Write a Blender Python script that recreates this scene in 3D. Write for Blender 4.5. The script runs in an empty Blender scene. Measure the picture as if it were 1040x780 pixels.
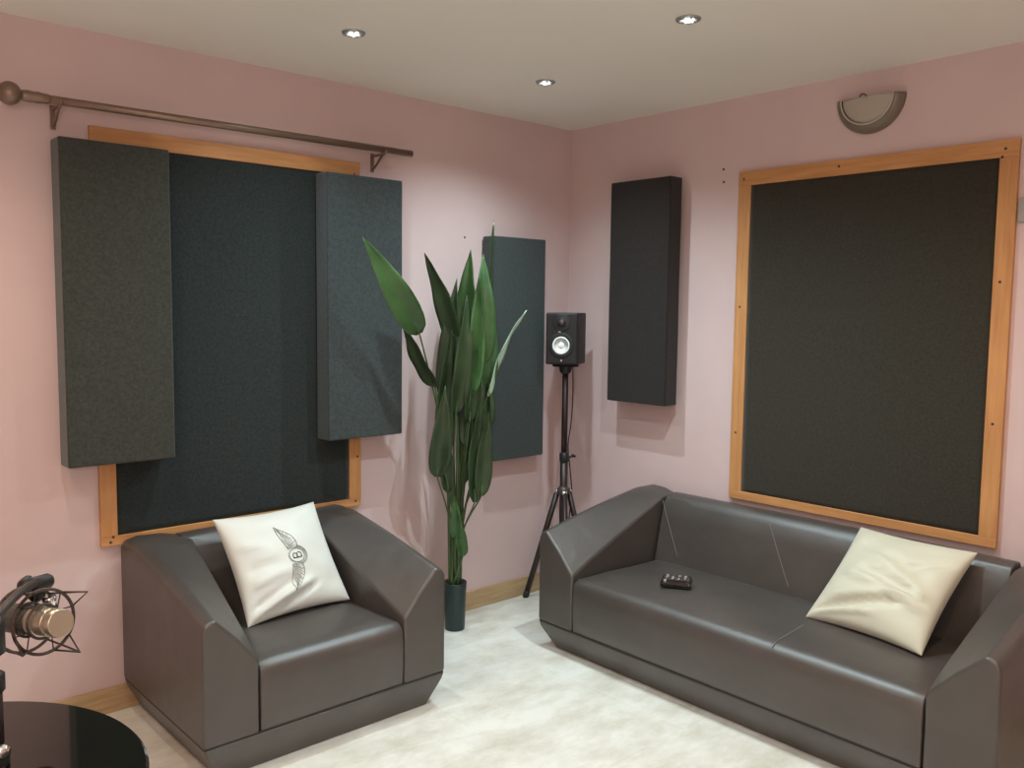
import bpy, bmesh, math, random
from mathutils import Vector, Matrix, noise
random.seed(7)
C = bpy.context.scene.collection
PI = math.pi

# ------------------------------------------------------------------ camera
F_PX = 891.53
cam_d = bpy.data.cameras.new('camera'); cam = bpy.data.objects.new('camera', cam_d); C.objects.link(cam)
cr, cu, cf = Vector((0.741438, -0.670923, 0.011465)), Vector((0.048607, 0.07074, 0.99631)), Vector((0.669258, 0.738145, -0.085061))
cam.matrix_world = Matrix(((cr.x, cu.x, -cf.x, -3.621), (cr.y, cu.y, -cf.y, -3.5219), (cr.z, cu.z, -cf.z, 1.59695), (0, 0, 0, 1)))
cam_d.sensor_width = 36; cam_d.lens = F_PX / 1040 * 36; cam_d.clip_start = 0.05
bpy.context.scene.camera = cam

# ------------------------------------------------------------------ world, view
w = bpy.data.worlds.new('world'); bpy.context.scene.world = w; w.use_nodes = True
w.node_tree.nodes['Background'].inputs[0].default_value = (1, .95, .9, 1)
w.node_tree.nodes['Background'].inputs[1].default_value = 0.05
vs = bpy.context.scene.view_settings
vs.view_transform = 'Standard'; vs.look = 'None'; vs.gamma = 1; vs.use_curve_mapping = False
vs.exposure = -0.12

# ------------------------------------------------------------------ lights (ceiling downlights of the room, plus an added fill)
COOL = (0.74, 0.95, 1.0); WARM = (1.0, 0.76, 0.54); NEUT = (1.0, 0.92, 0.82)
H = 2.6
DOWN = [(-1.836, -0.667, COOL, 58, True), (-0.849, -0.662, COOL, 78, True), (-1.087, -1.609, COOL, 112, True)]
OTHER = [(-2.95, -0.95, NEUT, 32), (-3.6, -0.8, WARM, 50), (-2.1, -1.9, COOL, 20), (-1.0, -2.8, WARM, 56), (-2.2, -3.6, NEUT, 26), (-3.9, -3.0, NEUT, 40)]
def spot(x, y, col, e, ang=142, blend=.95):
    d = bpy.data.lights.new('downlight_beam', 'SPOT'); d.energy = e; d.color = col
    d.spot_size = math.radians(ang); d.spot_blend = blend; d.shadow_soft_size = .022
    o = bpy.data.objects.new('downlight_beam', d); C.objects.link(o); o.location = (x, y, H - .02)
for x, y, c, e, _ in DOWN: spot(x, y, c, e)
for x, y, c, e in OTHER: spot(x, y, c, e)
ld = bpy.data.lights.new('fill_light', 'POINT'); ld.energy = 78; ld.color = (1, .93, .84); ld.shadow_soft_size = .25  # added unseen fill behind the camera, lifts ceiling and walls
lo = bpy.data.objects.new('fill_light', ld); C.objects.link(lo); lo.location = (-4.3, -4.3, 2.05)

# ------------------------------------------------------------------ helpers
def new_mat(name, col, rough=.5, metal=0, spec=.5, **k):
    m = bpy.data.materials.new(name); m.use_nodes = True
    b = m.node_tree.nodes['Principled BSDF']
    b.inputs['Base Color'].default_value = (*col, 1); b.inputs['Roughness'].default_value = rough
    b.inputs['Metallic'].default_value = metal; b.inputs['Specular IOR Level'].default_value = spec
    for a, v in k.items(): b.inputs[a.replace('_', ' ')].default_value = v
    return m
def nd(m, t, **k):
    n = m.node_tree.nodes.new(t)
    for a, v in k.items():
        if a in n.inputs: n.inputs[a].default_value = v
        else: setattr(n, a, v)
    return n
def lk(m, a, b): m.node_tree.links.new(a, b)
def bsdf(m): return m.node_tree.nodes['Principled BSDF']
def coords(m, scale=(1, 1, 1), kind='Object'):
    t = nd(m, 'ShaderNodeTexCoord'); mp = nd(m, 'ShaderNodeMapping'); mp.inputs['Scale'].default_value = scale
    lk(m, t.outputs[kind], mp.inputs['Vector']); return mp.outputs['Vector']
def mottle(m, c1, c2, scale=8, detail=6, vec=None, lo=.35, hi=.65, rough=.6):
    n = nd(m, 'ShaderNodeTexNoise', Scale=scale, Detail=detail, Roughness=rough)
    if vec is not None: lk(m, vec, n.inputs['Vector'])
    r = nd(m, 'ShaderNodeValToRGB'); r.color_ramp.elements[0].position = lo; r.color_ramp.elements[1].position = hi
    r.color_ramp.elements[0].color = (*c1, 1); r.color_ramp.elements[1].color = (*c2, 1)
    lk(m, n.outputs[0], r.inputs[0]); lk(m, r.outputs[0], bsdf(m).inputs['Base Color']); return n, r
def bump(m, scale=200, strength=.2, dist=.002, detail=3, vec=None, tex='ShaderNodeTexNoise'):
    n = nd(m, tex, Scale=scale)
    if 'Detail' in n.inputs: n.inputs['Detail'].default_value = detail
    if vec is not None: lk(m, vec, n.inputs['Vector'])
    b = nd(m, 'ShaderNodeBump', Strength=strength, Distance=dist)
    lk(m, n.outputs[0], b.inputs['Height'])
    old = bsdf(m).inputs['Normal']
    if old.is_linked: lk(m, old.links[0].from_socket, b.inputs['Normal'])
    lk(m, b.outputs[0], old); return b

def obj(name, bm, mat=None, parent=None, smooth=False, bevel=0, seg=2, subsurf=0):
    me = bpy.data.meshes.new(name); bmesh.ops.recalc_face_normals(bm, faces=bm.faces) if not getattr(bm, '_keep', 0) else None
    bm.to_mesh(me); bm.free()
    o = bpy.data.objects.new(name, me); C.objects.link(o)
    for mm in (mat if isinstance(mat, (list, tuple)) else [mat]):
        if mm: me.materials.append(mm)
    if smooth:
        for p in me.polygons: p.use_smooth = True
    if bevel:
        b = o.modifiers.new('bevel', 'BEVEL'); b.width = bevel; b.segments = seg; b.limit_method = 'ANGLE'; b.angle_limit = math.radians(32)
        b.harden_normals = True
        for p in me.polygons: p.use_smooth = True
    if subsurf:
        s = o.modifiers.new('sub', 'SUBSURF'); s.levels = subsurf; s.render_levels = subsurf
    if parent: o.parent = parent
    return o
def thing(name, label, cat, loc=(0, 0, 0), rz=0, group=None):
    o = bpy.data.objects.new(name, None); C.objects.link(o); o.empty_display_size = .1
    o.location = loc; o.rotation_euler = (0, 0, rz); o['label'] = label; o['category'] = cat
    if group: o['group'] = group
    return o
def tag(o, label, cat, group=None):
    o['label'] = label; o['category'] = cat
    if group: o['group'] = group
    return o
def struct(o): o['kind'] = 'structure'; return o
def BM(): return bmesh.new()
def box(bm, x0, x1, y0, y1, z0, z1):
    v = [bm.verts.new((x, y, z)) for z in (z0, z1) for x, y in ((x0, y0), (x1, y0), (x1, y1), (x0, y1))]
    for f in ((0, 3, 2, 1), (4, 5, 6, 7), (0, 1, 5, 4), (1, 2, 6, 5), (2, 3, 7, 6), (3, 0, 4, 7)): bm.faces.new([v[i] for i in f])
    return bm
def loft(bm, rings, caps=True, closed=False):
    R = [[bm.verts.new(p) for p in r] for r in rings]; n = len(R[0])
    pairs = list(zip(R, R[1:])) + ([(R[-1], R[0])] if closed else [])
    for a, b in pairs:
        for i in range(n): bm.faces.new((a[i], a[(i + 1) % n], b[(i + 1) % n], b[i]))
    if caps and not closed: bm.faces.new(R[0][::-1]); bm.faces.new(R[-1])
    return bm
def tube(bm, pts, rad, n=8, closed=False):
    pts = [Vector(p) for p in pts]; rs = rad if isinstance(rad, (list, tuple)) else [rad] * len(pts)
    rings = []; up = None
    for i, p in enumerate(pts):
        if closed: t = pts[(i + 1) % len(pts)] - pts[i - 1]
        else: t = pts[min(i + 1, len(pts) - 1)] - pts[max(i - 1, 0)]
        t.normalize()
        if up is None: up = Vector((0, 0, 1)) if abs(t.z) < .9 else Vector((1, 0, 0))
        a = t.cross(up).normalized(); b = a.cross(t).normalized(); up = b
        rings.append([p + rs[i] * (math.cos(k * 2 * PI / n) * a + math.sin(k * 2 * PI / n) * b) for k in range(n)])
    return loft(bm, rings, closed=closed)
def smoothpath(P, m=6):
    P = [Vector(p) for p in P]; out = []
    for i in range(len(P) - 1):
        p0, p1, p2, p3 = P[max(i - 1, 0)], P[i], P[i + 1], P[min(i + 2, len(P) - 1)]
        for k in range(m):
            t = k / m
            out.append(.5 * ((2 * p1) + (p2 - p0) * t + (2 * p0 - 5 * p1 + 4 * p2 - p3) * t * t + (3 * p1 - p0 - 3 * p2 + p3) * t ** 3))
    return out + [P[-1]]
def lathe(bm, prof, n=32, M=Matrix.Identity(4)):
    """prof: (radius, height) along local z, closed with caps"""
    rings = [[M @ Vector((r * math.cos(2 * PI * k / n), r * math.sin(2 * PI * k / n), h)) for k in range(n)] for r, h in prof]
    return loft(bm, rings)
def axis_mat(o, d):
    d = Vector(d).normalized(); return Matrix.Translation(Vector(o)) @ d.to_track_quat('Z', 'Y').to_matrix().to_4x4()

# ------------------------------------------------------------------ materials
m_wall = new_mat('pink_paint', (.70, .47, .43), .55, spec=.3)
mottle(m_wall, (.592, .440, .432), (.65, .489, .478), scale=1.6, detail=4, vec=coords(m_wall), lo=.3, hi=.7)
bump(m_wall, 60, .06, .002, vec=coords(m_wall))
# a pale, ring-like filler smear on the plaster low on the window wall
g = nd(m_wall, 'ShaderNodeNewGeometry'); vd = nd(m_wall, 'ShaderNodeVectorMath', operation='DISTANCE'); vd.inputs[1].default_value = (-2.52, 0, .58)
nz = nd(m_wall, 'ShaderNodeTexNoise', Scale=11); mx = nd(m_wall, 'ShaderNodeVectorMath', operation='MULTIPLY_ADD')
mx.inputs[1].default_value = (.13, 0, .15); lk(m_wall, nz.outputs['Color'], mx.inputs[0]); lk(m_wall, g.outputs['Position'], mx.inputs[2]); lk(m_wall, mx.outputs[0], vd.inputs[0])
rr = nd(m_wall, 'ShaderNodeValToRGB'); els = rr.color_ramp.elements
els[0].position = .0; els[0].color = (.05, .05, .05, 1); els[1].position = .10; els[1].color = (0, 0, 0, 1)
e = els.new(.055); e.color = (.16, .16, .16, 1); e = els.new(.035); e.color = (.05, .05, .05, 1)
lk(m_wall, vd.outputs['Value'], rr.inputs[0])
mix = nd(m_wall, 'ShaderNodeMix', data_type='RGBA'); bc = bsdf(m_wall).inputs['Base Color']
lk(m_wall, bc.links[0].from_socket, mix.inputs[6]); mix.inputs[7].default_value = (.9, .82, .76, 1)
lk(m_wall, rr.outputs[0], mix.inputs[0]); lk(m_wall, mix.outputs[2], bc)

m_ceil = new_mat('ceiling_paint', (.68, .64, .57), .7, spec=.2)
mottle(m_ceil, (.84, .815, .75), (.87, .85, .79), scale=1.2, detail=3, vec=coords(m_ceil), lo=.3, hi=.7)

m_floor = new_mat('floor_tile', (.7, .68, .62), .32, spec=.45)
v1 = coords(m_floor, (1.2, 2.0, 1))
n1, r1 = mottle(m_floor, (.58, .54, .46), (.80, .79, .74), scale=3.0, detail=10, vec=v1, lo=.32, hi=.60, rough=.68)
br = nd(m_floor, 'ShaderNodeTexBrick', Scale=1.0, offset=.5)
br.inputs['Mortar Size'].default_value = .0022; br.inputs['Brick Width'].default_value = 1.2; br.inputs['Row Height'].default_value = .6
br.inputs['Color1'].default_value = (1, 1, 1, 1); br.inputs['Color2'].default_value = (.965, .955, .94, 1); br.inputs['Mortar'].default_value = (.91, .89, .86, 1)
mp = nd(m_floor, 'ShaderNodeMapping'); mp.inputs['Location'].default_value = (.35, .97 + .6, 0)
gp = nd(m_floor, 'ShaderNodeNewGeometry'); lk(m_floor, gp.outputs['Position'], mp.inputs['Vector']); lk(m_floor, mp.outputs[0], br.inputs['Vector'])
mu = nd(m_floor, 'ShaderNodeMix', data_type='RGBA', blend_type='MULTIPLY'); mu.inputs[0].default_value = 1
lk(m_floor, r1.outputs[0], mu.inputs[6]); lk(m_floor, br.outputs['Color'], mu.inputs[7]); lk(m_floor, mu.outputs[2], bsdf(m_floor).inputs['Base Color'])
bump(m_floor, 14, .12, .003, detail=6, vec=v1)

m_skirt = new_mat('skirting_tile', (.46, .31, .17), .35)
mottle(m_skirt, (.36, .23, .12), (.55, .38, .21), scale=4, detail=6, vec=coords(m_skirt, (1, 1, 14)), lo=.3, hi=.7)

def wood(name, sc):
    m = new_mat(name, (.5, .24, .09), .45, spec=.4)
    mottle(m, (.42, .185, .065), (.60, .30, .12), scale=3, detail=6, vec=coords(m, sc), lo=.25, hi=.75); return m
m_wood_h = wood('board_wood_horizontal', (1.5, 1.5, 16)); m_wood_v = wood('board_wood_vertical', (14, 14, 1.2))

def fabric(name, c1, c2):
    m = new_mat(name, c1, .95, spec=.12)
    m.node_tree.nodes['Principled BSDF'].inputs['Sheen Weight'].default_value = .25
    m.node_tree.nodes['Principled BSDF'].inputs['Sheen Roughness'].default_value = .5
    mottle(m, c1, c2, scale=90, detail=6, vec=coords(m), lo=.3, hi=.75, rough=.75)
    bump(m, 260, .35, .002, vec=coords(m)); return m
m_fab = fabric('charcoal_felt', (.024, .029, .029), (.058, .068, .067))
m_fab_lit = fabric('charcoal_felt_lit', (.026, .028, .022), (.060, .062, .052))  # the charcoal cloth again, tinted with the light that falls on it
m_fab_dim = fabric('charcoal_felt_dim', (.013, .009, .008), (.027, .021, .018))  # the charcoal cloth again, its dimmer light put into the colour
m_fab_shade = fabric('charcoal_cloth_shaded', (.012, .016, .015), (.033, .040, .039))  # charcoal cloth of the left board, shade painted in as a darker tone
m_fab_d2 = fabric('dark_brown_carpet_cloth', (.024, .020, .014), (.046, .041, .031))

m_lea = new_mat('taupe_leather', (.07, .06, .052), .43, spec=.95)
mottle(m_lea, (.049, .039, .034), (.066, .053, .047), scale=5, detail=4, vec=coords(m_lea), lo=.3, hi=.7)
bump(m_lea, 420, .16, .001, vec=coords(m_lea), tex='ShaderNodeTexVoronoi'); bump(m_lea, 7, .3, .012, detail=3, vec=coords(m_lea))
m_groove = new_mat('dark_piping', (.02, .016, .014), .6)
m_stitch = new_mat('stitch_thread', (.17, .15, .14), .7)

m_pil = new_mat('ivory_satin', (.62, .615, .57), .5, spec=.4)
m_pil.node_tree.nodes['Principled BSDF'].inputs['Sheen Weight'].default_value = .3
bump(m_pil, 600, .12, .0006, vec=coords(m_pil))
m_pil2 = new_mat('cream_satin', (.56, .53, .42), .5, spec=.4)
m_pil2.node_tree.nodes['Principled BSDF'].inputs['Sheen Weight'].default_value = .3
bump(m_pil2, 600, .12, .0006, vec=coords(m_pil2))
m_thread = new_mat('grey_embroidery', (.20, .22, .20), .7)
m_thread_d = new_mat('dark_embroidery', (.05, .055, .05), .7)

m_bronze = new_mat('bronze_metal', (.24, .17, .13), .40, metal=.6)
m_black = new_mat('satin_black', (.012, .011, .011), .5)
m_blackred = new_mat('painted_black_metal', (.022, .010, .010), .42)
m_vinyl = new_mat('speaker_vinyl', (.014, .010, .011), .55)
m_white = new_mat('white_cone', (.85, .85, .83), .35)
m_rubber = new_mat('black_rubber', (.012, .012, .012), .7)
m_chrome = new_mat('chrome', (.8, .8, .8), .15, metal=1)
m_silver = new_mat('champagne_metal', (.62, .56, .44), .3, metal=.85)
m_gunmetal = new_mat('gunmetal', (.075, .055, .048), .42, metal=.4)
m_mesh = new_mat('dark_grille', (.09, .085, .07), .5, metal=.5); bump(m_mesh, 500, .8, .002, vec=coords(m_mesh), tex='ShaderNodeTexVoronoi')
m_gloss = new_mat('black_glass', (.006, .007, .006), .04, spec=.6)
m_leaf = new_mat('leaf_green', (.05, .14, .035), .38, spec=.5)
mottle(m_leaf, (.022, .066, .016), (.050, .125, .034), scale=7, detail=4, vec=coords(m_leaf), lo=.3, hi=.7)
m_leaf_shade = new_mat('leaf_green_shaded', (.03, .07, .025), .42, spec=.5)  # same leaf green, darkened to paint the shaded leaves
mottle(m_leaf_shade, (.013, .028, .009), (.028, .056, .018), scale=7, detail=4, vec=coords(m_leaf_shade), lo=.3, hi=.7)
m_leaf_sheen = new_mat('leaf_green_sheen', (.42, .58, .44), .35, spec=.6)  # same leaf green, glossy reflection painted in as a whitish base colour
m_stem = new_mat('stem_green', (.07, .12, .045), .4)
m_pot = new_mat('dark_teal_pot', (.015, .03, .032), .4)
m_soil = new_mat('pot_filling', (.03, .022, .016), .9); bump(m_soil, 60, 1, .01)
m_lamp_ring = new_mat('brushed_ring', (.45, .47, .46), .3, metal=.8)
m_glow = new_mat('lit_lens', (.8, .9, .9), .2); bsdf(m_glow).inputs['Emission Color'].default_value = (.85, .97, 1, 1); bsdf(m_glow).inputs['Emission Strength'].default_value = 3.5
m_crystal = new_mat('crystal_glass', (.75, .85, .85), .08, spec=.8)
m_scon_r = new_mat('grey_brown_glaze', (.17, .135, .105), .35)
m_scon_g = new_mat('frosted_glass', (.40, .35, .29), .45, spec=.5)
m_scon_l = new_mat('pale_trim', (.55, .50, .42), .35)
m_screw = new_mat('screw_head', (.04, .025, .02), .5)
m_plastic_grey = new_mat('grey_plastic', (.35, .32, .31), .5)

# ------------------------------------------------------------------ room
XW, YS = -5.2, -5.0
b = BM(); box(b, XW - .1, .1, YS - .1, .1, -.1, 0); struct(obj('floor', b, m_floor))
b = BM(); box(b, XW - .1, .1, YS - .1, .1, H, H + .1); struct(obj('ceiling', b, m_ceil))
b = BM(); box(b, XW - .1, .1, 0, .1, 0, H); struct(obj('wall_left', b, m_wall))
b = BM(); box(b, 0, .1, YS - .1, 0, 0, H); struct(obj('wall_right', b, m_wall))
b = BM(); box(b, XW - .1, XW, YS - .1, 0, 0, H); struct(obj('wall_west', b, m_wall))
b = BM(); box(b, XW, 0, YS - .1, YS, 0, H); struct(obj('wall_south', b, m_wall))
b = BM(); box(b, XW, 0, -.014, 0, 0, .10); struct(obj('baseboard_left', b, m_skirt, bevel=.002))
b = BM(); box(b, -.014, 0, YS, -.014, 0, .10); struct(obj('baseboard_right', b, m_skirt, bevel=.002))

# ------------------------------------------------------------------ seating (armchair and sofa share their construction)
def lerp(a, b, t): return a + (b - a) * t
def seating(root, L, D=.77, AW=.20, seat_front=.385, AB=.245, FI=.04):
    ZB = .135
    ins = .065
    # plinth: tapers in towards the floor
    b = BM()
    loft(b, [[(ins, FI, 0), (L - ins, FI, 0), (L - ins, D - .02, 0), (ins, D - .02, 0)],
             [(.012, .006, .105), (L - .012, .006, .105), (L - .012, D - .004, .105), (.012, D - .004, .105)],
             [(.003, .002, ZB - .004), (L - .003, .002, ZB - .004), (L - .003, D, ZB - .004), (.003, D, ZB - .004)]])
    obj('base', b, m_lea, root, bevel=.006)
    b = BM(); box(b, .006, L - .006, .006, D - .004, ZB - .006, ZB + .004); obj('piping', b, m_groove, root)
    # arms
    for side in (0, 1):
        b = BM(); rings = []
        N = 9
        for k in range(N + 2):
            if k <= N: t = k / N; v = .66 * t
            else: t = 1.0; v = D
            zo = lerp(.560, .690, t) + .008 * math.sin(PI * t)
            zi = lerp(seat_front + .005, .672, t ** .95); ui = lerp(AW, AB, t)
            up = lerp(.045, .06, t)
            zp = lerp(.568, .697, t) + .008 * math.sin(PI * t)
            prof = [(0, ZB), (0, lerp(.35, .4, t)), (0, zo - .03), (.012, zo - .006), (up, zp), (lerp(up, ui, .5), lerp(zp, zi, .5) + .008), (ui, zi), (ui - .002, lerp(.3, .4, t)), (ui - .002, ZB)]
            rings.append([((u if side == 0 else L - u), v, z) for u, z in prof])
        loft(b, rings); obj('arm', b, m_lea, root, bevel=.012, seg=3)
    # backrest
    b = BM(); rings = []
    n = max(8, int(L / .08))
    prof = [(.57, .30), (.60, .42), (.637, .58), (.655, .645), (.672, .675), (.70, .688), (.755, .684), (D, .66), (D, ZB), (.57, ZB)]
    for k in range(n + 1):
        t = k / n; u = lerp(min(AW, AB) + .006, L - min(AW, AB) - .006, t)
        bul = .010 * math.sin(PI * t)
        rings.append([(u, v - (bul if .3 < z < .66 and v < .66 else 0), z + (.4 * bul if z > .6 else 0)) for v, z in prof])
    loft(b, rings); back = obj('backrest', b, m_lea, root, bevel=.008, seg=2)
    # seat cushion block
    b = BM()
    nu, nv = max(10, int(L / .07)), 10
    u0, u1 = AW + .003, L - AW - .003
    prof = [(.004, ZB + .003), (.0, .2), (.0, .30), (.003, seat_front - .03), (.014, seat_front - .010), (.036, seat_front)]
    rings = []
    for k in range(nu + 1):
        t = k / nu; u = lerp(u0, u1, t); cr = min(1, 6 * min(t, 1 - t)) ** .5
        r = [(u, v - .006 * cr * (1 if .15 < z < seat_front - .01 else 0), z - .008 * (1 - cr) * (z > .3)) for v, z in prof]
        for j in range(1, nv + 1):
            s = j / nv; v = lerp(.036, .60, s)
            z = seat_front + .016 * math.sin(PI * min(1, s * 1.1)) * cr - .012 * s - .008 * (1 - cr) + .003 * noise.noise(Vector((u * 5, v * 6, 1)))
            r.append((u, v, z))
        r.append((u, .60, ZB + .003)); rings.append(r)
    loft(b, rings); seat = obj('seat_cushion', b, m_lea, root, smooth=True)
    sb = seat.modifiers.new('bevel', 'BEVEL'); sb.width = .006; sb.segments = 2; sb.limit_method = 'ANGLE'; sb.angle_limit = math.radians(45)
    return root

arm_chair = thing('armchair', 'dark taupe leather armchair holding the white cushion with the winged emblem', 'armchair', (-2.5, -.80, 0))
seating(arm_chair, 1.0)
sofa = thing('sofa', 'long dark taupe leather sofa against the right wall under the framed board', 'sofa', (-.80, -.612, 0), math.radians(-90.8))
seating(sofa, 2.02, AW=.222, AB=.205, FI=.062)
def seam(pts, par, r=.0022):
    b = BM(); tube(b, smoothpath(pts, 5), r, 6); return obj('seam', b, m_stitch, par, smooth=True)
sofa_back = [c for c in sofa.children if c.name.startswith('backrest')][0]
sofa_seat = [c for c in sofa.children if c.name.startswith('seat_cushion')][0]
for (ut, ub) in ((.215, .36), (.82, .96)):
    seam([(ut, .644, .652), (lerp(ut, ub, .3), .6255, .575), (lerp(ut, ub, .65), .605, .49), (ub, .5855, .405)], sofa_back, .0018)
seam([(1.245, .006, .372), (1.242, .036, .3865), (1.235, .14, .392), (1.225, .26, .396)], sofa_seat, .0018)

# ------------------------------------------------------------------ cushions
def pillow_h(s, t, th):
    a = max(0.0, 1 - (2 * s - 1) ** 2) * max(0.0, 1 - (2 * t - 1) ** 2)
    return th * a ** .42
def make_pillow(name, label, BL, E1, E2, th, mat, seed, creases):
    BL, E1, E2 = Vector(BL), Vector(E1), Vector(E2)
    E2 = E2 - E1 * (E1.dot(E2) / E1.dot(E1)) * .7
    N = E1.cross(E2).normalized(); Lw = E1.length
    root = thing(name, label, 'cushion', BL)
    def P(s, t, side, off=0.0):
        # sides curve inwards between the pointed corners
        k = .075
        ds, dt = (2 * s - 1), (2 * t - 1)
        pinch_s = 1 - k * (1 - dt * dt) * (1.0); pinch_t = 1 - k * (1 - ds * ds)
        S, T = .5 + ds * .5 * pinch_s, .5 + dt * .5 * pinch_t
        h = pillow_h(s, t, th)
        wv = 0
        if side > 0:
            for (a, c, amp, wd, s0, s1) in creases:
                q = (t - (c + a * (s - .5))) / wd
                env = max(0, min(1, (s - s0) / .12)) * max(0, min(1, (s1 - s) / .12))
                wv += amp * math.exp(-q * q) * env
            wv += .0035 * noise.noise(Vector((s * 4 + seed, t * 6, seed)))
            edge = min(1, 8 * min(s, 1 - s, t, 1 - t)); wv *= edge * 2.3
        return E1 * S + E2 * T + N * (side * h + wv + off)
    n = 40; b = BM(); grid = {}
    for side in (1, -1):
        for i in range(n + 1):
            for j in range(n + 1):
                if side == -1 and (i in (0, n) or j in (0, n)): grid[(side, i, j)] = grid[(1, i, j)]; continue
                # denser sampling near the rim
                s = .5 - .5 * math.cos(PI * i / n); t = .5 - .5 * math.cos(PI * j / n)
                grid[(side, i, j)] = b.verts.new(P(s, t, side))
        for i in range(n):
            for j in range(n):
                q = [grid[(side, i, j)], grid[(side, i + 1, j)], grid[(side, i + 1, j + 1)], grid[(side, i, j + 1)]]
                b.faces.new(q if side > 0 else q[::-1])
    obj('cushion_cover', b, mat, root, smooth=True)
    return root, P, Lw
CR1 = [(.45, .10, -.010, .022, .05, .75), (.30, .17, .010, .03, .0, .7), (.35, .26, -.007, .03, .0, .55), (.15, .36, .006, .03, .0, .5), (.1, .47, -.005, .03, .0, .4), (-.1, .62, .005, .03, .0, .35), (.6, .05, .008, .02, .0, .5)]
p1, P1, L1w = make_pillow('throw_cushion', 'white satin cushion with a grey winged emblem, leaning in the armchair',
    (-2.198, -.495, .395), (.452, .017, .006), (-.020, .262, .365), .072, m_pil, 3.1, CR1)
CR2 = [(.35, .22, -.010, .025, .0, .8), (.30, .30, .009, .03, .1, 1.0), (-.25, .48, -.008, .025, .25, 1), (-.2, .40, .008, .03, .1, 1), (-.5, .62, .006, .03, .3, 1), (.2, .12, .009, .02, .0, .6), (-.3, .70, -.005, .03, .1, .9), (.55, .55, -.006, .03, .5, 1)]
# seen from the front the sofa cushion's lower edge runs from the back of the seat to its front
p2, P2, L2w = make_pillow('throw_cushion', 'plain cream satin cushion leaning at the right end of the sofa',
    (-.475, -1.800, .395), (-.060, -.478, .004), (.345, -.048, .315), .078, m_pil2, 9.4, CR2)

# winged emblem embroidered on the armchair cushion (local frame: a = along the wings, c = letter up)
emb_c = (.561, .470)
ax_t, ax_s = 1.0, 1.0
def EP(a, c):      # a, c in metres
    c *= 1.12
    s = emb_c[0] - c / .452; t = emb_c[1] + a / .447
    return P1(s, t, 1, .0012)
def stroke(bm, pts, r=.0007):
    tube(bm, [EP(*q) for q in pts], r, 5)
emb = BM()
def ring(bm, r, rad, a0=0, a1=2 * PI, n=36, cx=0, cy=0, sx=1):
    stroke(bm, [(cx + sx * r * math.cos(a0 + (a1 - a0) * k / n), cy + r * math.sin(a0 + (a1 - a0) * k / n)) for k in range(n + 1)], rad)
ring(emb, .0300, .0010); ring(emb, .0385, .0010, PI * -.98, PI * -.02); ring(emb, .0430, .0012, PI * -.93, PI * -.07); ring(emb, .0340, .0007)
for sg in (1, -1):
    ring(emb, .0075, .0009, cx=sg * .042, cy=.020, n=14)
    top = [(.030, .026), (.055, .034), (.085, .041), (.115, .046), (.148, .050)]
    bot = [(.036, -.012), (.062, -.014), (.092, -.004), (.122, .020), (.148, .050)]
    stroke(emb, [(sg * p.x, p.y) for p in smoothpath([(a, c, 0) for a, c in top], 4)], .0012)
    stroke(emb, [(sg * p.x, p.y) for p in smoothpath([(a, c, 0) for a, c in bot], 4)], .0010)
    B = smoothpath([(a, c, 0) for a, c in bot], 5)
    for k in range(1, 11):
        q = B[int(k * (len(B) - 2) / 11)]
        f = k / 11; x0 = lerp(.032, .075, f); y0 = lerp(.020, .038, f)
        stroke(emb, [(sg * x0, y0), (sg * lerp(x0, q.x, .5), lerp(y0, q.y, .5) - .002), (sg * q.x, q.y)], .0007)
    for k in range(1, 5):
        f = k / 5
        stroke(emb, [(sg * lerp(.036, .055, f), lerp(.0, .03, f)), (sg * lerp(.075, .09, f), lerp(-.004, .035, f)), (sg * .140, .045)], .0006)
em = obj('winged_emblem', emb, m_thread, p1, smooth=True); em['label'] = 'grey embroidered winged ring emblem'
bl = BM()
stroke(bl, [(-.0105, -.0165), (-.0105, .0165)], .0024)
for sy, h in ((1, .0155), (-1, .0175)):
    c0 = .0005 if sy > 0 else -.0005
    pts = [(-.0105, c0)] + [(.001 + (.0095 if sy > 0 else .0115) * math.sin(th), c0 + sy * h / 2 - sy * h / 2 * math.cos(th)) for th in [PI * k / 8 for k in range(9)]] + [(-.0105, c0 + sy * h)]
    stroke(bl, pts, .0018)
lb = obj('emblem_letter', bl, m_thread_d, p1, smooth=True); lb['label'] = 'dark letter B inside the emblem ring'

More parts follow.
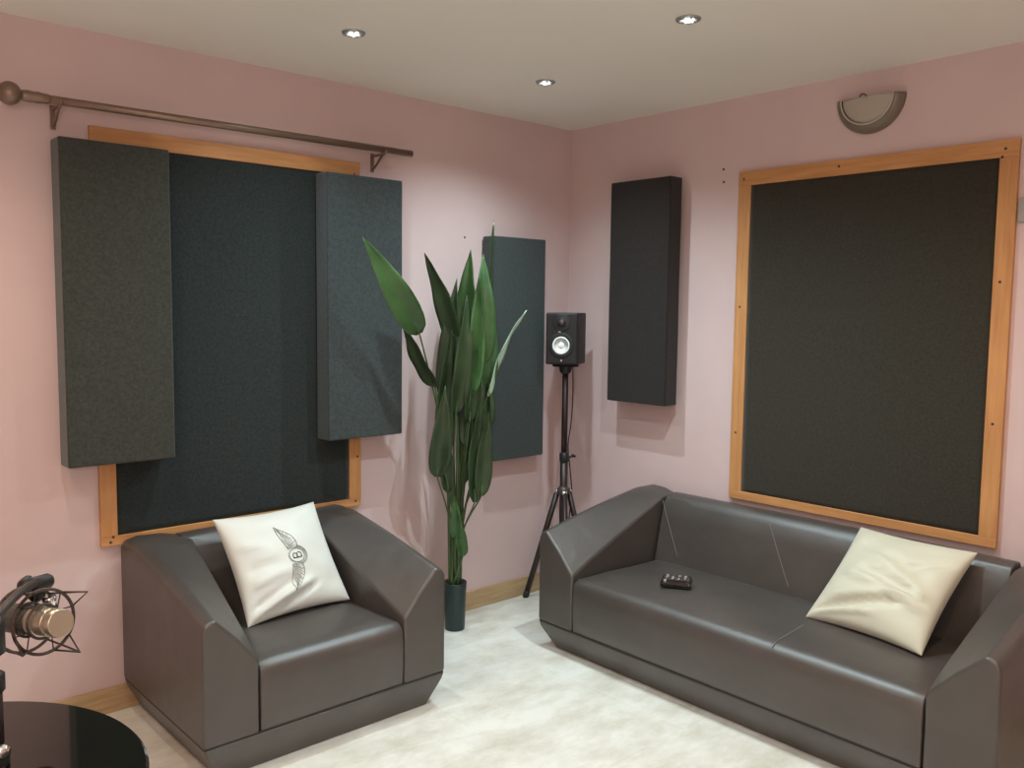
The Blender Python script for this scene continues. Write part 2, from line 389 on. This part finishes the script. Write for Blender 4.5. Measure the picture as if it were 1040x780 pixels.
# ------------------------------------------------------------------ framed boards over the windows
def framed_board(name, label, plane, a0, a1, z0, z1, wd, fab, screws):
    """plane 'y': on wall_left, a = x.  plane 'x': on wall_right, a = y."""
    root = thing(name, label, 'wall panel', ((a0 + a1) / 2, 0, z0) if plane == 'y' else (0, (a0 + a1) / 2, z0))
    ox = root.location.copy()
    def bx(al, ah, zl, zh, d0, d1):
        b = BM()
        if plane == 'y': box(b, al - ox.x, ah - ox.x, -d1, -d0, zl - z0, zh - z0)
        else: box(b, -d1, -d0, al - ox.y, ah - ox.y, zl - z0, zh - z0)
        return b
    obj('frame_rail', bx(a0, a1, z1 - wd, z1, 0, .020), m_wood_h, root, bevel=.002)
    obj('frame_rail', bx(a0, a1, z0, z0 + wd * .6, 0, .020), m_wood_h, root, bevel=.002)
    obj('frame_stile', bx(a0, a0 + wd, z0 + wd * .6, z1 - wd, 0, .020), m_wood_v, root, bevel=.002)
    obj('frame_stile', bx(a1 - wd, a1, z0 + wd * .6, z1 - wd, 0, .020), m_wood_v, root, bevel=.002)
    # cloth-covered infill with a slight waviness and the seam between its two pieces
    b = BM(); nx, nz = 40, 52; al, ah, zl, zh = a0 + wd - .004, a1 - wd + .004, z0 + wd * .6 - .004, z1 - wd + .004
    G = []
    for j in range(nz + 1):
        row = []
        for i in range(nx + 1):
            a = lerp(al, ah, i / nx); z = lerp(zl, zh, j / nz)
            d = .013 + .0022 * noise.noise(Vector((a * 3.1, z * 4.3, 2.2)))
            if abs(j - int(nz * screws[1])) == 0: d -= .0025
            row.append(b.verts.new((a - ox.x, -d, z - z0) if plane == 'y' else (-d, a - ox.y, z - z0)))
        G.append(row)
    for j in range(nz):
        for i in range(nx): b.faces.new((G[j][i], G[j][i + 1], G[j + 1][i + 1], G[j + 1][i]))
    ext = bmesh.ops.extrude_face_region(b, geom=b.faces[:])
    for v in [g_ for g_ in ext['geom'] if isinstance(g_, bmesh.types.BMVert)]:
        if plane == 'y': v.co.y = -.001
        else: v.co.x = -.001
    obj('cloth_infill', b, fab, root, smooth=True)
    for a, z in screws[0]:
        b = BM()
        d = Vector((0, -1, 0)) if plane == 'y' else Vector((-1, 0, 0))
        o = Vector((a - ox.x, -.019, z - z0)) if plane == 'y' else Vector((-.019, a - ox.y, z - z0))
        lathe(b, [(.0055, 0), (.0055, .0018), (.003, .003)], 12, axis_mat(o, d)); obj('screw', b, m_screw, root)
    return root
framed_board('framed_acoustic_board', 'dark cloth board in an orange-brown wood frame behind the two left panels', 'y',
    -2.564, -1.400, .665, 2.255, .062, m_fab_shade, ([(-2.53, .68), (-2.52, .70), (-1.43, .69), (-1.42, 1.0 - .1), (-1.43, 2.20)], .62))
framed_board('framed_acoustic_board', 'dark cloth board in an orange-brown wood frame on the wall behind the sofa', 'x',
    -2.325, -1.122, .700, 2.250, .066, m_fab_d2, ([(-1.15, 2.215), (-1.15, 1.62), (-1.15, 1.02), (-2.278, 2.215), (-2.268, 2.185), (-2.285, 1.72), (-2.288, 1.18), (-1.62, 2.222)], .60))

# ------------------------------------------------------------------ box panels
def box_panel(label, x0, x1, y0, y1, z0, z1, fab, bat):
    root = thing('acoustic_panel', label, 'wall panel', ((x0 + x1) / 2, (y0 + y1) / 2, z0))
    b = BM(); c = root.location; hx, hy = (x1 - x0) / 2, (y1 - y0) / 2
    box(b, -hx, hx, -hy, hy, 0, z1 - z0)
    bmesh.ops.subdivide_edges(b, edges=b.edges[:], cuts=5, use_grid_fill=True)
    for v in b.verts:
        n_ = noise.noise(v.co * 5 + c) * .0022
        v.co += Vector((n_ if hx < .1 else 0, n_ if hy < .1 else 0, 0))
    obj('cloth_cover', b, fab, root, bevel=.007, seg=3)
    if bat:   # timber batten that fixes the panel to the wall
        b = BM()
        if bat == 'y': box(b, -hx + .05, hx - .05, hy - .002, -c.y - .001, (z1 - z0) * .8, (z1 - z0) * .8 + .04)
        else: box(b, hx - .002, -c.x - .001, -hy + .05, hy - .05, (z1 - z0) * .8, (z1 - z0) * .8 + .04)
        obj('batten', b, m_wood_h, root)
    return root
box_panel('tall charcoal cloth panel at far left, tinted as lit, overlapping the wood frame', -2.702, -2.314, -.130, -.030, 1.003, 2.184, m_fab_lit, None)
box_panel('tall blue-grey cloth panel beside the plant, overlapping the wood frame', -1.636, -1.240, -.130, -.030, 1.005, 2.180, m_fab, None)
box_panel('charcoal cloth panel on the pink wall behind the plant', -.655, -.282, -.100, -.012, .802, 1.970, m_fab, 'y')
box_panel('charcoal cloth panel, dim light put into its colour, on the right wall between speaker and framed board', -.135, -.040, -.812, -.425, 1.122, 2.255, m_fab_dim, 'x')

# ------------------------------------------------------------------ curtain rod
rod = thing('curtain_rod', 'bronze curtain rod with one ball finial above the left board', 'curtain rod', (-2.838, -.10, 2.309))
R0, R1 = Vector((0, 0, 0)), Vector((1.669, 0, .006))
b = BM(); tube(b, [(.045, 0, 0), R1], .0148, 16); obj('pole', b, m_bronze, rod, smooth=True, bevel=0)
b = BM(); lathe(b, [(.006, .02), (.010, .028), (.018, .034), (.0205, .05), (.0185, .075), (.0205, .08), (.0175, .10), (.0175, .115), (.0150, .12)], 20, axis_mat((0, 0, 0), (1, 0, 0))); obj('pole_sleeve', b, m_bronze, rod, smooth=True)
b = BM(); lathe(b, [(.002, -.042)] + [(.040 * math.sin(PI * k / 14), -.004 - .038 * math.cos(PI * k / 14)) for k in range(1, 13)] + [(.011, .036), (.008, .042), (.013, .048), (.006, .054)], 24, axis_mat((0, 0, 0), (1, 0, 0)))
obj('finial', b, m_bronze, rod, smooth=True)
for bx_ in (.155, 1.515):
    b = BM()
    box(b, bx_ - .009, bx_ + .009, .094, .0995, -.085, .0)              # wall plate
    tube(b, [(bx_, .096, -.012), (bx_, .0, -.016)], .006, 8)              # arm
    tube(b, smoothpath([(bx_, .096, -.075), (bx_, .06, -.055), (bx_, .03, -.03), (bx_, .010, -.018)], 4), .005, 8)
    tube(b, [(bx_, .016 * math.cos(t), .016 * math.sin(t)) for t in [PI * .95 + PI * 1.1 * k / 10 for k in range(11)]], .0045, 6)
    obj('bracket', b, m_bronze, rod, bevel=.001)

# ------------------------------------------------------------------ downlights
DL = ['round recessed downlight nearest the top left of the ceiling, above the left wall', 'small recessed downlight nearest the room corner', 'round recessed downlight toward the right, above the sofa']
for (x, y, c_, e_, _), lab in zip(DOWN, DL):
    t = thing('downlight', lab, 'ceiling light', (x, y, H), 0, 'recessed ceiling downlights')
    b = BM(); lathe(b, [(.030, .0), (.030, -.004), (.033, -.007), (.042, -.006), (.044, 0)], 28); obj('trim_ring', b, m_lamp_ring, t, smooth=True)
    b = BM(); lathe(b, [(.003, -.0115), (.014, -.010), (.020, -.006), (.020, -.001)], 20); obj('lens', b, m_glow, t, smooth=True)
    for k in range(6):
        a = k * PI / 3; b = BM(); bmesh.ops.create_icosphere(b, subdivisions=1, radius=.006, matrix=Matrix.Translation((.0255 * math.cos(a), .0255 * math.sin(a), -.006)))
        obj('crystal', b, m_crystal, t)

# ------------------------------------------------------------------ wall sconce (half bowl)
sc = thing('wall_sconce', 'grey-brown half-round wall light above the right framed board', 'wall light', (0, -1.742, 2.49))
def half_bowl(r, dep, th, hz=1.0, z0=0, d0=.0, nn=28, mm=10, full=True):
    bm = BM(); G = []
    for j in range(mm + 1):
        ph = j / mm * PI / 2; row = []
        for i in range(nn + 1):
            a = PI + PI * i / nn
            rr_ = r * math.cos(ph); row.append(bm.verts.new((-d0 - dep * math.sin(ph), rr_ * math.cos(a), z0 + hz * rr_ * math.sin(a))))
        G.append(row)
    for j in range(mm):
        for i in range(nn): 
            try: bm.faces.new((G[j][i], G[j][i + 1], G[j + 1][i + 1], G[j + 1][i]))
            except ValueError: pass
    bmesh.ops.remove_doubles(bm, verts=bm.verts, dist=1e-5)
    return bm
# outer band: a shallow tray ring standing off the wall, deeper towards its lip
b = BM(); rings = []
for i in range(41):
    a = PI + PI * i / 40; ca, sa = math.cos(a), math.sin(a)
    prof = [(.146, 0), (.146, .012), (.140, .026), (.128, .040), (.118, .046), (.110, .044), (.110, .034), (.126, .020), (.128, 0)]
    rings.append([(-d, r * ca, r * sa) for r, d in prof])
loft(b, rings); obj('outer_band', b, m_scon_r, sc, smooth=True)
b = BM(); tube(b, [(-.047, .1125 * math.cos(a), .1125 * math.sin(a)) for a in [PI + PI * i / 30 for i in range(31)]], .0028, 8); obj('rim', b, m_scon_l, sc, smooth=True)
b = half_bowl(.109, .018, .0, d0=.036); o = obj('glass_bowl', b, m_scon_g, sc, smooth=True); s_ = o.modifiers.new('solid', 'SOLIDIFY'); s_.thickness = .004
b = BM(); tube(b, smoothpath([(-.04, .030, -.012), (-.046, .028, .006), (-.044, .018, .014), (-.03, .012, .010), (0.0, .010, .0)], 5), .003, 6); obj('holder_clip', b, m_screw, sc, smooth=True)

# ------------------------------------------------------------------ small wall marks
for lab, loc, d in (('tiny dark wall plug between the blue-grey panel and plant tip', (-.765, 0, 1.959), (0, -1, 0)),
                    ('tiny dark wall plug left of the right frame, upper of two', (0, -1.022, 2.276), (-1, 0, 0)),
                    ('tiny dark wall plug left of the right frame, lower of two', (0, -1.025, 2.216), (-1, 0, 0))):
    b = BM(); lathe(b, [(.005, -.002), (.006, .001), (.004, .003)], 10, axis_mat((0, 0, 0), d)); o = obj('wall_plug', b, m_screw, None); o.location = loc; tag(o, lab, 'wall plug')
b = BM(); box(b, -.012, 0, -.045, .045, -.045, .045); box(b, -.017, -.010, -.018, .018, -.025, .025)
o = obj('wall_fitting', b, m_plastic_grey, bevel=.003); o.location = (0, -2.375, 1.985); tag(o, 'small grey fitting on the wall right of the framed board', 'fixture')  # plain grey plate of unidentified purpose

# ------------------------------------------------------------------ speaker stand and speaker
SX, SY = -.27, -.25
st = thing('speaker_stand', 'black tripod stand in the room corner carrying the studio speaker', 'speaker stand', (SX, SY, 0))
ZT = 1.306
b = BM(); tube(b, [(0, 0, .36), (0, 0, .80)], .021, 16); obj('lower_tube', b, m_blackred, st, smooth=True)
b = BM(); tube(b, [(0, 0, .80), (0, 0, ZT - .012)], .0165, 16); obj('pole', b, m_blackred, st, smooth=True)
b = BM(); lathe(b, [(.019, .775), (.025, .785), (.025, .825), (.016, .835)], 16); tube(b, [(.02, 0, .80), (.055, -.02, .81)], .006, 8); tube(b, [(.05, -.03, .81), (.06, -.005, .81)], .008, 8)
obj('clamp_collar', b, m_black, st, smooth=True)
b = BM(); lathe(b, [(.022, .60), (.036, .605), (.036, .632), (.022, .65)], 20); obj('leg_hub', b, m_gunmetal, st, smooth=True)
b = BM(); lathe(b, [(.018, .37), (.028, .375), (.028, .40), (.018, .405)], 16); obj('brace_hub', b, m_black, st, smooth=True)
b = BM(); box(b, -.050, .050, -.050, .050, ZT - .012, ZT); lathe(b, [(.02, ZT - .05), (.03, ZT - .04), (.035, ZT - .012)], 16); obj('top_plate', b, m_black, st, bevel=.002)
for a in (math.radians(112), math.radians(232), math.radians(352)):
    ca, sa = math.cos(a), math.sin(a); R_ = .215
    b = BM(); tube(b, [(.036 * ca, .036 * sa, .615), (R_ * ca, R_ * sa, .012)], .0155, 10); lg = obj('leg', b, m_blackred, st, smooth=True)
    b = BM(); lathe(b, [(.016, -.012), (.018, .002), (.016, .03)], 12, axis_mat((R_ * ca, R_ * sa, .012), (-.3 * ca, -.3 * sa, 1))); obj('rubber_foot', b, m_rubber, lg, smooth=True)
    b = BM(); tube(b, [(.025 * ca, .025 * sa, .388), (.125 * ca, .125 * sa, .305)], .006, 8); obj('brace', b, m_black, st, smooth=True)
    b = BM(); lathe(b, [(.008, -.014), (.012, -.008), (.012, .008), (.008, .014)], 10, axis_mat((.040 * ca, .040 * sa, .618), (-sa, ca, 0))); obj('bolt', b, m_chrome, lg, smooth=True)

# speaker faces -y locally; turned so that its right flank shows a little
SW, SH, SD = .170, .275, .205
sp = thing('studio_speaker', 'black studio monitor speaker with a white woofer cone on the tripod stand', 'speaker', (SX, SY, ZT), math.radians(-59))
b = BM(); box(b, -SW / 2, SW / 2, -SD / 2, SD / 2, 0.004, SH)
cab = obj('cabinet', b, m_vinyl, sp, bevel=.008, seg=3)
b = BM(); box(b, -SW / 2 + .006, SW / 2 - .006, -SD / 2 - .003, -SD / 2 + .004, .012, SH - .006); obj('front_baffle', b, m_black, sp, bevel=.003)
fy = -SD / 2 - .003
FM = lambda z: axis_mat((0, fy, z), (0, -1, 0))
b = BM(); lathe(b, [(.067, -.002), (.067, .003), (.061, .005), (.052, .0075), (.046, .005), (.045, -.003)], 36, FM(.105)); obj('woofer_surround', b, m_rubber, sp, smooth=True)
b = BM()
prof = [(.0465, .0005), (.044, .0022), (.032, -.002), (.019, -.005), (.018, .0), (.012, .005), (.004, .0065), (.001, .0066)]
rings = [[FM(.105) @ Vector((r * math.cos(2 * PI * k / 36), r * math.sin(2 * PI * k / 36), h + .006)) for k in range(36)] for r, h in prof]
loft(b, rings); obj('woofer_cone', b, m_white, sp, smooth=True)
b = BM(); lathe(b, [(.046, -.002), (.046, .002), (.040, .003), (.022, -.001), (.0215, .002)], 32, FM(.222)); obj('tweeter_waveguide', b, m_vinyl, sp, smooth=True)
b = BM(); lathe(b, [(.017, .0), (.015, .006), (.008, .010), (.001, .0115)], 24, FM(.222)); obj('tweeter_dome', b, m_gunmetal, sp, smooth=True)
b = BM(); lathe(b, [(.006, 0), (.006, .0012), (.004, .0015)], 16, FM(.026)); obj('badge', b, m_chrome, sp)
b = BM(); box(b, -.016, -.002, fy - .001, fy, .174, .179); obj('front_mark', b, m_white, sp)

b = BM(); cab_pts = [(-.15, -.17, 1.40), (-.13, -.165, 1.32), (-.16, -.20, 1.22), (-.195, -.235, 1.12), (-.20, -.23, .98), (-.215, -.225, .86), (-.19, -.22, .72), (-.175, -.22, .58), (-.18, -.2, .40), (-.12, -.12, .15), (-.06, -.10, .012), (-.05, -.4, .006)]
tube(b, smoothpath([Vector(p) - Vector((-.2, -.2, 0)) for p in cab_pts], 5), .0032, 6)
o = obj('speaker_cable', b, m_rubber, smooth=True); o.location = (-.2, -.2, 0); tag(o, 'thin black cable hanging down behind the speaker stand pole', 'cable')

# ------------------------------------------------------------------ plant
PB = Vector((-.95, -.17, 0)); PF = Vector((.62320, .78206, 0)); PR = Vector((PF.y, -PF.x, 0))
plant = thing('artificial_plant', 'tall green bird-of-paradise plant in a small dark pot beside the armchair', 'plant', PB)
def PL(r, z, dep): return PR * r - PF * dep + Vector((0, 0, z))
b = BM(); lathe(b, [(.048, 0), (.050, .006), (.056, .20), (.058, .235), (.0585, .24), (.054, .24), (.052, .225)], 28); obj('pot', b, m_pot, plant, smooth=True)
b = BM(); lathe(b, [(.0515, .215), (.045, .226), (.02, .232), (.004, .235)], 20); obj('pot_filling', b, m_soil, plant, smooth=True)
LEAVES = [  # tip (r,z), base (r,z), width, depth at tip, depth at base, turn, material
    ((-.394, 1.892), (-.163, 1.484), .160, .56, .40, 10, 0), ((-.239, 1.557), (-.096, 1.239), .120, .42, .28, -45, 1),
    ((-.147, 1.844), (-.003, 1.418), .135, .28, .15, -30, 1), ((.064, 1.875), (.021, 1.322), .165, .12, .10, -25, 0),
    ((.123, 1.851), (.11, 1.329), .165, .14, .12, 10, 0), ((.174, 2.021), (.124, 1.191), .10, .02, .05, 62, 1),
    ((.332, 1.593), (.149, 1.181), .10, .08, .10, 70, 2), ((0, 1.736), (-.053, 1.168), .135, .15, .12, -15, 1),
    ((-.051, 1.241), (-.087, .805), .135, .25, .18, 8, 1), ((.157, 1.112), (.124, .699), .110, .14, .12, 12, 1),
    ((.143, 1.444), (.165, 1.027), .105, .0, .02, 30, 1), ((-.003, .705), (.003, .486), .085, .15, .10, 0, 0),
    ((-.003, .621), (.037, .391), .080, .10, .08, 25, 0), ((-.021, 1.498), (-.06, .867), .125, .20, .16, 20, 1),
    ((.029, 1.45), (.052, .93), .120, .10, .08, -25, 1), ((.103, 1.351), (.097, .842), .120, .06, .05, 20, 1),
    ((.071, 1.273), (.036, .731), .105, .0, .0, -10, 1), ((.149, 1.26), (.116, .812), .105, .10, .08, -30, 1),
    ((.079, 1.476), (.064, 1.056), .125, .16, .12, 35, 1), ((-.071, 1.095), (-.037, .713), .09, .10, .10, 10, 1),
    ((.053, 1.816), (.08, 1.371), .135, .0, .02, 25, 0), ((.104, 1.749), (.068, 1.195), .135, .20, .15, -10, 0),
    ((.156, 1.661), (.141, 1.186), .13, .05, .05, 10, 0), ((.046, 1.658), (-.001, 1.101), .135, .18, .15, 25, 1),
    ((.124, 1.195), (.092, .668), .11, .14, .12, 25, 1)]
for li, (tp, bs, wd, dep, depb, yaw, mi) in enumerate(LEAVES):
    T = PL(*tp, dep); Bp = PL(*bs, depb)
    ax = (T - Bp); Lf = ax.length; ax.normalize()
    view = -PF
    side = ax.cross(view).normalized(); nrm = side.cross(ax).normalized()
    q = Matrix.Rotation(math.radians(yaw), 3, ax); side = q @ side; nrm = q @ nrm
    b = BM(); NL, NW = 18, 6; G = []
    curl = .035 * math.sin(li * 1.7 + 1) 
    for i in range(NL + 1):
        t = i / NL
        wv = (t + .004) ** .42 * (1 - t) ** 1.02 / .545 if t < 1 else 0
        wv = max(wv, .012) * wd / 2
        mid = Bp + ax * (t * Lf) + nrm * (curl * math.sin(PI * t) * Lf * 2 - 0.0)
        row = []
        for j in range(-NW // 2, NW // 2 + 1):
            f = j / (NW / 2)
            rip = .004 * math.sin(t * 15 + li + f) * abs(f)
            row.append(b.verts.new(mid + side * (f * wv) + nrm * (abs(f) ** 1.2 * wv * .32 + rip)))
        G.append(row)
    for i in range(NL):
        for j in range(NW): b.faces.new((G[i][j], G[i][j + 1], G[i + 1][j + 1], G[i + 1][j]))
    lf = obj('leaf', b, (m_leaf, m_leaf_shade, m_leaf_sheen)[mi], plant, smooth=True)
    s_ = lf.modifiers.new('solid', 'SOLIDIFY'); s_.thickness = .0016
    # midrib and petiole
    a0 = li * 2.399; rr_ = .012 + .022 * ((li * 7) % 5) / 5
    root_p = Vector((rr_ * math.cos(a0), rr_ * math.sin(a0), .225))
    mid_p = Vector((root_p.x * 1.3, root_p.y * 1.3, .225)) * .5 + Bp * .5; 
    k1 = root_p.lerp(Bp, .45); k1.x = lerp(root_p.x, Bp.x, .22); k1.y = lerp(root_p.y, Bp.y, .22)
    k2 = root_p.lerp(Bp, .75); k2.x = lerp(root_p.x, Bp.x, .6); k2.y = lerp(root_p.y, Bp.y, .6)
    path = smoothpath([root_p, k1, k2, Bp, Bp + ax * Lf * .12 + nrm * curl * Lf * .7], 5)
    if bs[1] < .6: path = smoothpath([root_p, root_p.lerp(Bp, .5), Bp, Bp + ax * Lf * .12], 5)
    b = BM(); tube(b, path, [lerp(.0055, .003, i / (len(path) - 1)) for i in range(len(path))], 7); obj('stalk', b, m_stem, plant, smooth=True)
for li in range(7):   # bare young stalks in the bundle
    a0 = li * .9; r0 = .03
    b = BM(); tube(b, smoothpath([(r0 * math.cos(a0), r0 * math.sin(a0), .22), (r0 * 1.2 * math.cos(a0), r0 * 1.2 * math.sin(a0), .55), (.05 * math.cos(a0 + .3), .05 * math.sin(a0 + .3), .95 + .05 * li)], 5), .0042, 7)
    obj('stalk', b, m_stem, plant, smooth=True)

# ------------------------------------------------------------------ handheld device on the sofa
dv = thing('handheld_remote', 'small black glossy handheld device lying on the sofa seat', 'remote', (-.565, -1.235, .399), math.radians(-60))
b = BM(); loft(b, [[(-.062, -.036, 0), (.062, -.036, 0), (.062, .036, 0), (-.062, .036, 0)], [(-.068, -.042, .012), (.068, -.042, .012), (.068, .042, .014), (-.068, .042, .014)], [(-.060, -.036, .034), (.060, -.036, .034), (.060, .036, .040), (-.060, .036, .040)]])
obj('body', b, m_gloss, dv, bevel=.006, seg=3)
for i in range(4):
    for j in range(3):
        b = BM(); lathe(b, [(.006, 0), (.006, .003), (.0035, .0045)], 10, Matrix.Translation((-.04 + .026 * i, -.02 + .02 * j, .0365 + .001 * j))); obj('button', b, m_plastic_grey if (i + j) % 3 else m_chrome, dv)
b = BM(); lathe(b, [(.009, 0), (.009, .010), (.006, .013)], 12, Matrix.Translation((-.045, -.034, .024))); obj('knob', b, m_chrome, dv, smooth=True)

# ------------------------------------------------------------------ round table, microphone
TZ = .86
tb = thing('round_table', 'round glossy black table at the bottom left corner', 'table', (-3.462, -2.003, 0))
b = BM(); lathe(b, [(.335, TZ - .022), (.346, TZ - .016), (.348, TZ - .006), (.343, TZ), (.001, TZ)], 96); obj('table_top', b, m_gloss, tb, bevel=0)
b = BM(); lathe(b, [(.20, .0), (.20, .012), (.05, .03), (.03, .06), (.028, TZ - .05), (.10, TZ - .022)], 32); obj('pedestal', b, m_black, tb, smooth=True)

ME = Vector((-3.222, -1.862, 1.040))      # centre of the microphone
CXY = Vector((-3.621, -3.5219, 1.597))
vdir = Vector((ME.x - CXY.x, ME.y - CXY.y, 0)).normalized(); rdir = Vector((vdir.y, -vdir.x, 0)); Z = Vector((0, 0, 1))
ms = thing('microphone_stand', 'dark microphone stand on the black table at the left edge', 'microphone stand', (-3.322, -1.975, TZ))
def ML(r, dpt, z): return ME + rdir * r + vdir * dpt + Z * z      # offsets from the mic: right, away, up
def MS(v): return v - Vector(ms.location)
polex = Vector((-3.485, -2.05, 0))
b = BM(); lathe(b, [(.018, 0), (.019, .003), (.019, .012), (.015, .02), (.0125, .03)], 32); obj('stand_base', b, m_black, ms, smooth=True)
b = BM(); tube(b, [(0, 0, .02), (0, 0, .135)], .0125, 16); obj('lower_tube', b, m_blackred, ms, smooth=True)
b = BM(); tube(b, [(0, 0, .13), (0, 0, .235)], .0065, 14); obj('upper_tube', b, m_gunmetal, ms, smooth=True)
b = BM(); lathe(b, [(.013, .12), (.017, .125), (.017, .15), (.011, .155)], 16); obj('clamp_collar', b, m_black, ms, smooth=True)
b = BM(); lathe(b, [(.006, 0), (.012, .004), (.012, .018), (.006, .022)], 12, axis_mat((.002, -.012, .030), (.1, -1, .1))); obj('knob', b, m_chrome, ms, smooth=True)

# microphone: axis points right and towards the camera
maxis = (rdir * .52 - vdir * .85 + Z * .12).normalized()
side = maxis.cross(Z).normalized(); upv = side.cross(maxis).normalized()
endc = ML(.029, -.030, .003)               # centre of the front disc
mic = thing('condenser_microphone', 'silver and dark studio microphone held in the shock mount at lower left', 'microphone', endc)
def AX(d): return axis_mat((0, 0, 0), -maxis) @ Matrix.Translation((0, 0, d))
b = BM(); lathe(b, [(.0238, -.0005), (.0252, .002), (.0252, .020), (.0244, .022)], 32, AX(0)); obj('end_cap', b, m_silver, mic, smooth=False, bevel=.001)
b = BM(); lathe(b, [(.024, .0225), (.0248, .024), (.0248, .075), (.0242, .077)], 32, AX(0)); obj('body', b, m_silver, mic, bevel=.001)
b = BM(); lathe(b, [(.0238, .078), (.0262, .080), (.0262, .150), (.021, .160), (.008, .164)], 32, AX(0)); obj('grille', b, m_mesh, mic, smooth=True)

sm = thing('shock_mount', 'dark wire shock mount cage around the microphone at lower left', 'shock mount', endc)
def A3(ang, r, d): return side * (r * math.cos(ang)) + upv * (r * math.sin(ang)) - maxis * d
for d, r in ((.050, .056), (.105, .058)):
    b = BM(); tube(b, [A3(2 * PI * k / 40, r, d) for k in range(40)], .0030, 8, closed=True); obj('outer_ring', b, m_gunmetal, sm, smooth=True)
b = BM(); tube(b, [A3(2 * PI * k / 36, .0295, .052) for k in range(36)], .0026, 8, closed=True); tube(b, [A3(2 * PI * k / 36, .0295, .095) for k in range(36)], .0026, 8, closed=True); obj('inner_ring', b, m_gunmetal, sm, smooth=True)
for k in range(4):
    a = PI * .30 + k * PI / 2
    b = BM()
    tube(b, [A3(a, .058, .105), A3(a + .05, .066, .06), A3(a + .1, .074, .014), A3(a + .42, .056, .05)], .0019, 6)
    tube(b, [A3(a + .1, .074, .014), A3(a - .25, .056, .05)], .0016, 6)
    obj('prong', b, m_gunmetal, sm, smooth=True)
    b = BM(); tube(b, [A3(a + .42, .056, .05), A3(a + .2, .0295, .052), A3(a - .25, .056, .05)], .0013, 6); obj('elastic_cord', b, m_rubber, sm, smooth=True)
b = BM(); hb = A3(PI * .72, .052, .105)
lathe(b, [(.010, -.020), (.014, -.014), (.014, .014), (.010, .020)], 16, axis_mat(hb + Z * .018, side)); lathe(b, [(.009, 0), (.015, .006), (.015, .045), (.010, .05)], 16, axis_mat(hb - Z * .012, Z * .8 - rdir * .6)); obj('swivel_joint', b, m_black, sm, smooth=True)
b = BM(); lathe(b, [(.012, 0), (.013, .004), (.008, .022), (.004, .024)], 14, axis_mat(hb - Z * .01 + rdir * .012, rdir * .1 - Z)); obj('thumb_screw', b, m_chrome, sm, smooth=True)
HB = MS(endc + hb)
b = BM(); tube(b, smoothpath([(0, 0, .236), HB * .5 + Vector((0, 0, .118 + .02)), HB - rdir * .008 + Z * .020], 6), .0075, 10); obj('arm', b, m_gunmetal, ms, smooth=True)
b = BM(); lathe(b, [(.012, .180), (.019, .185), (.019, .236), (.012, .242)], 20); obj('head_clamp', b, m_black, ms, smooth=True)
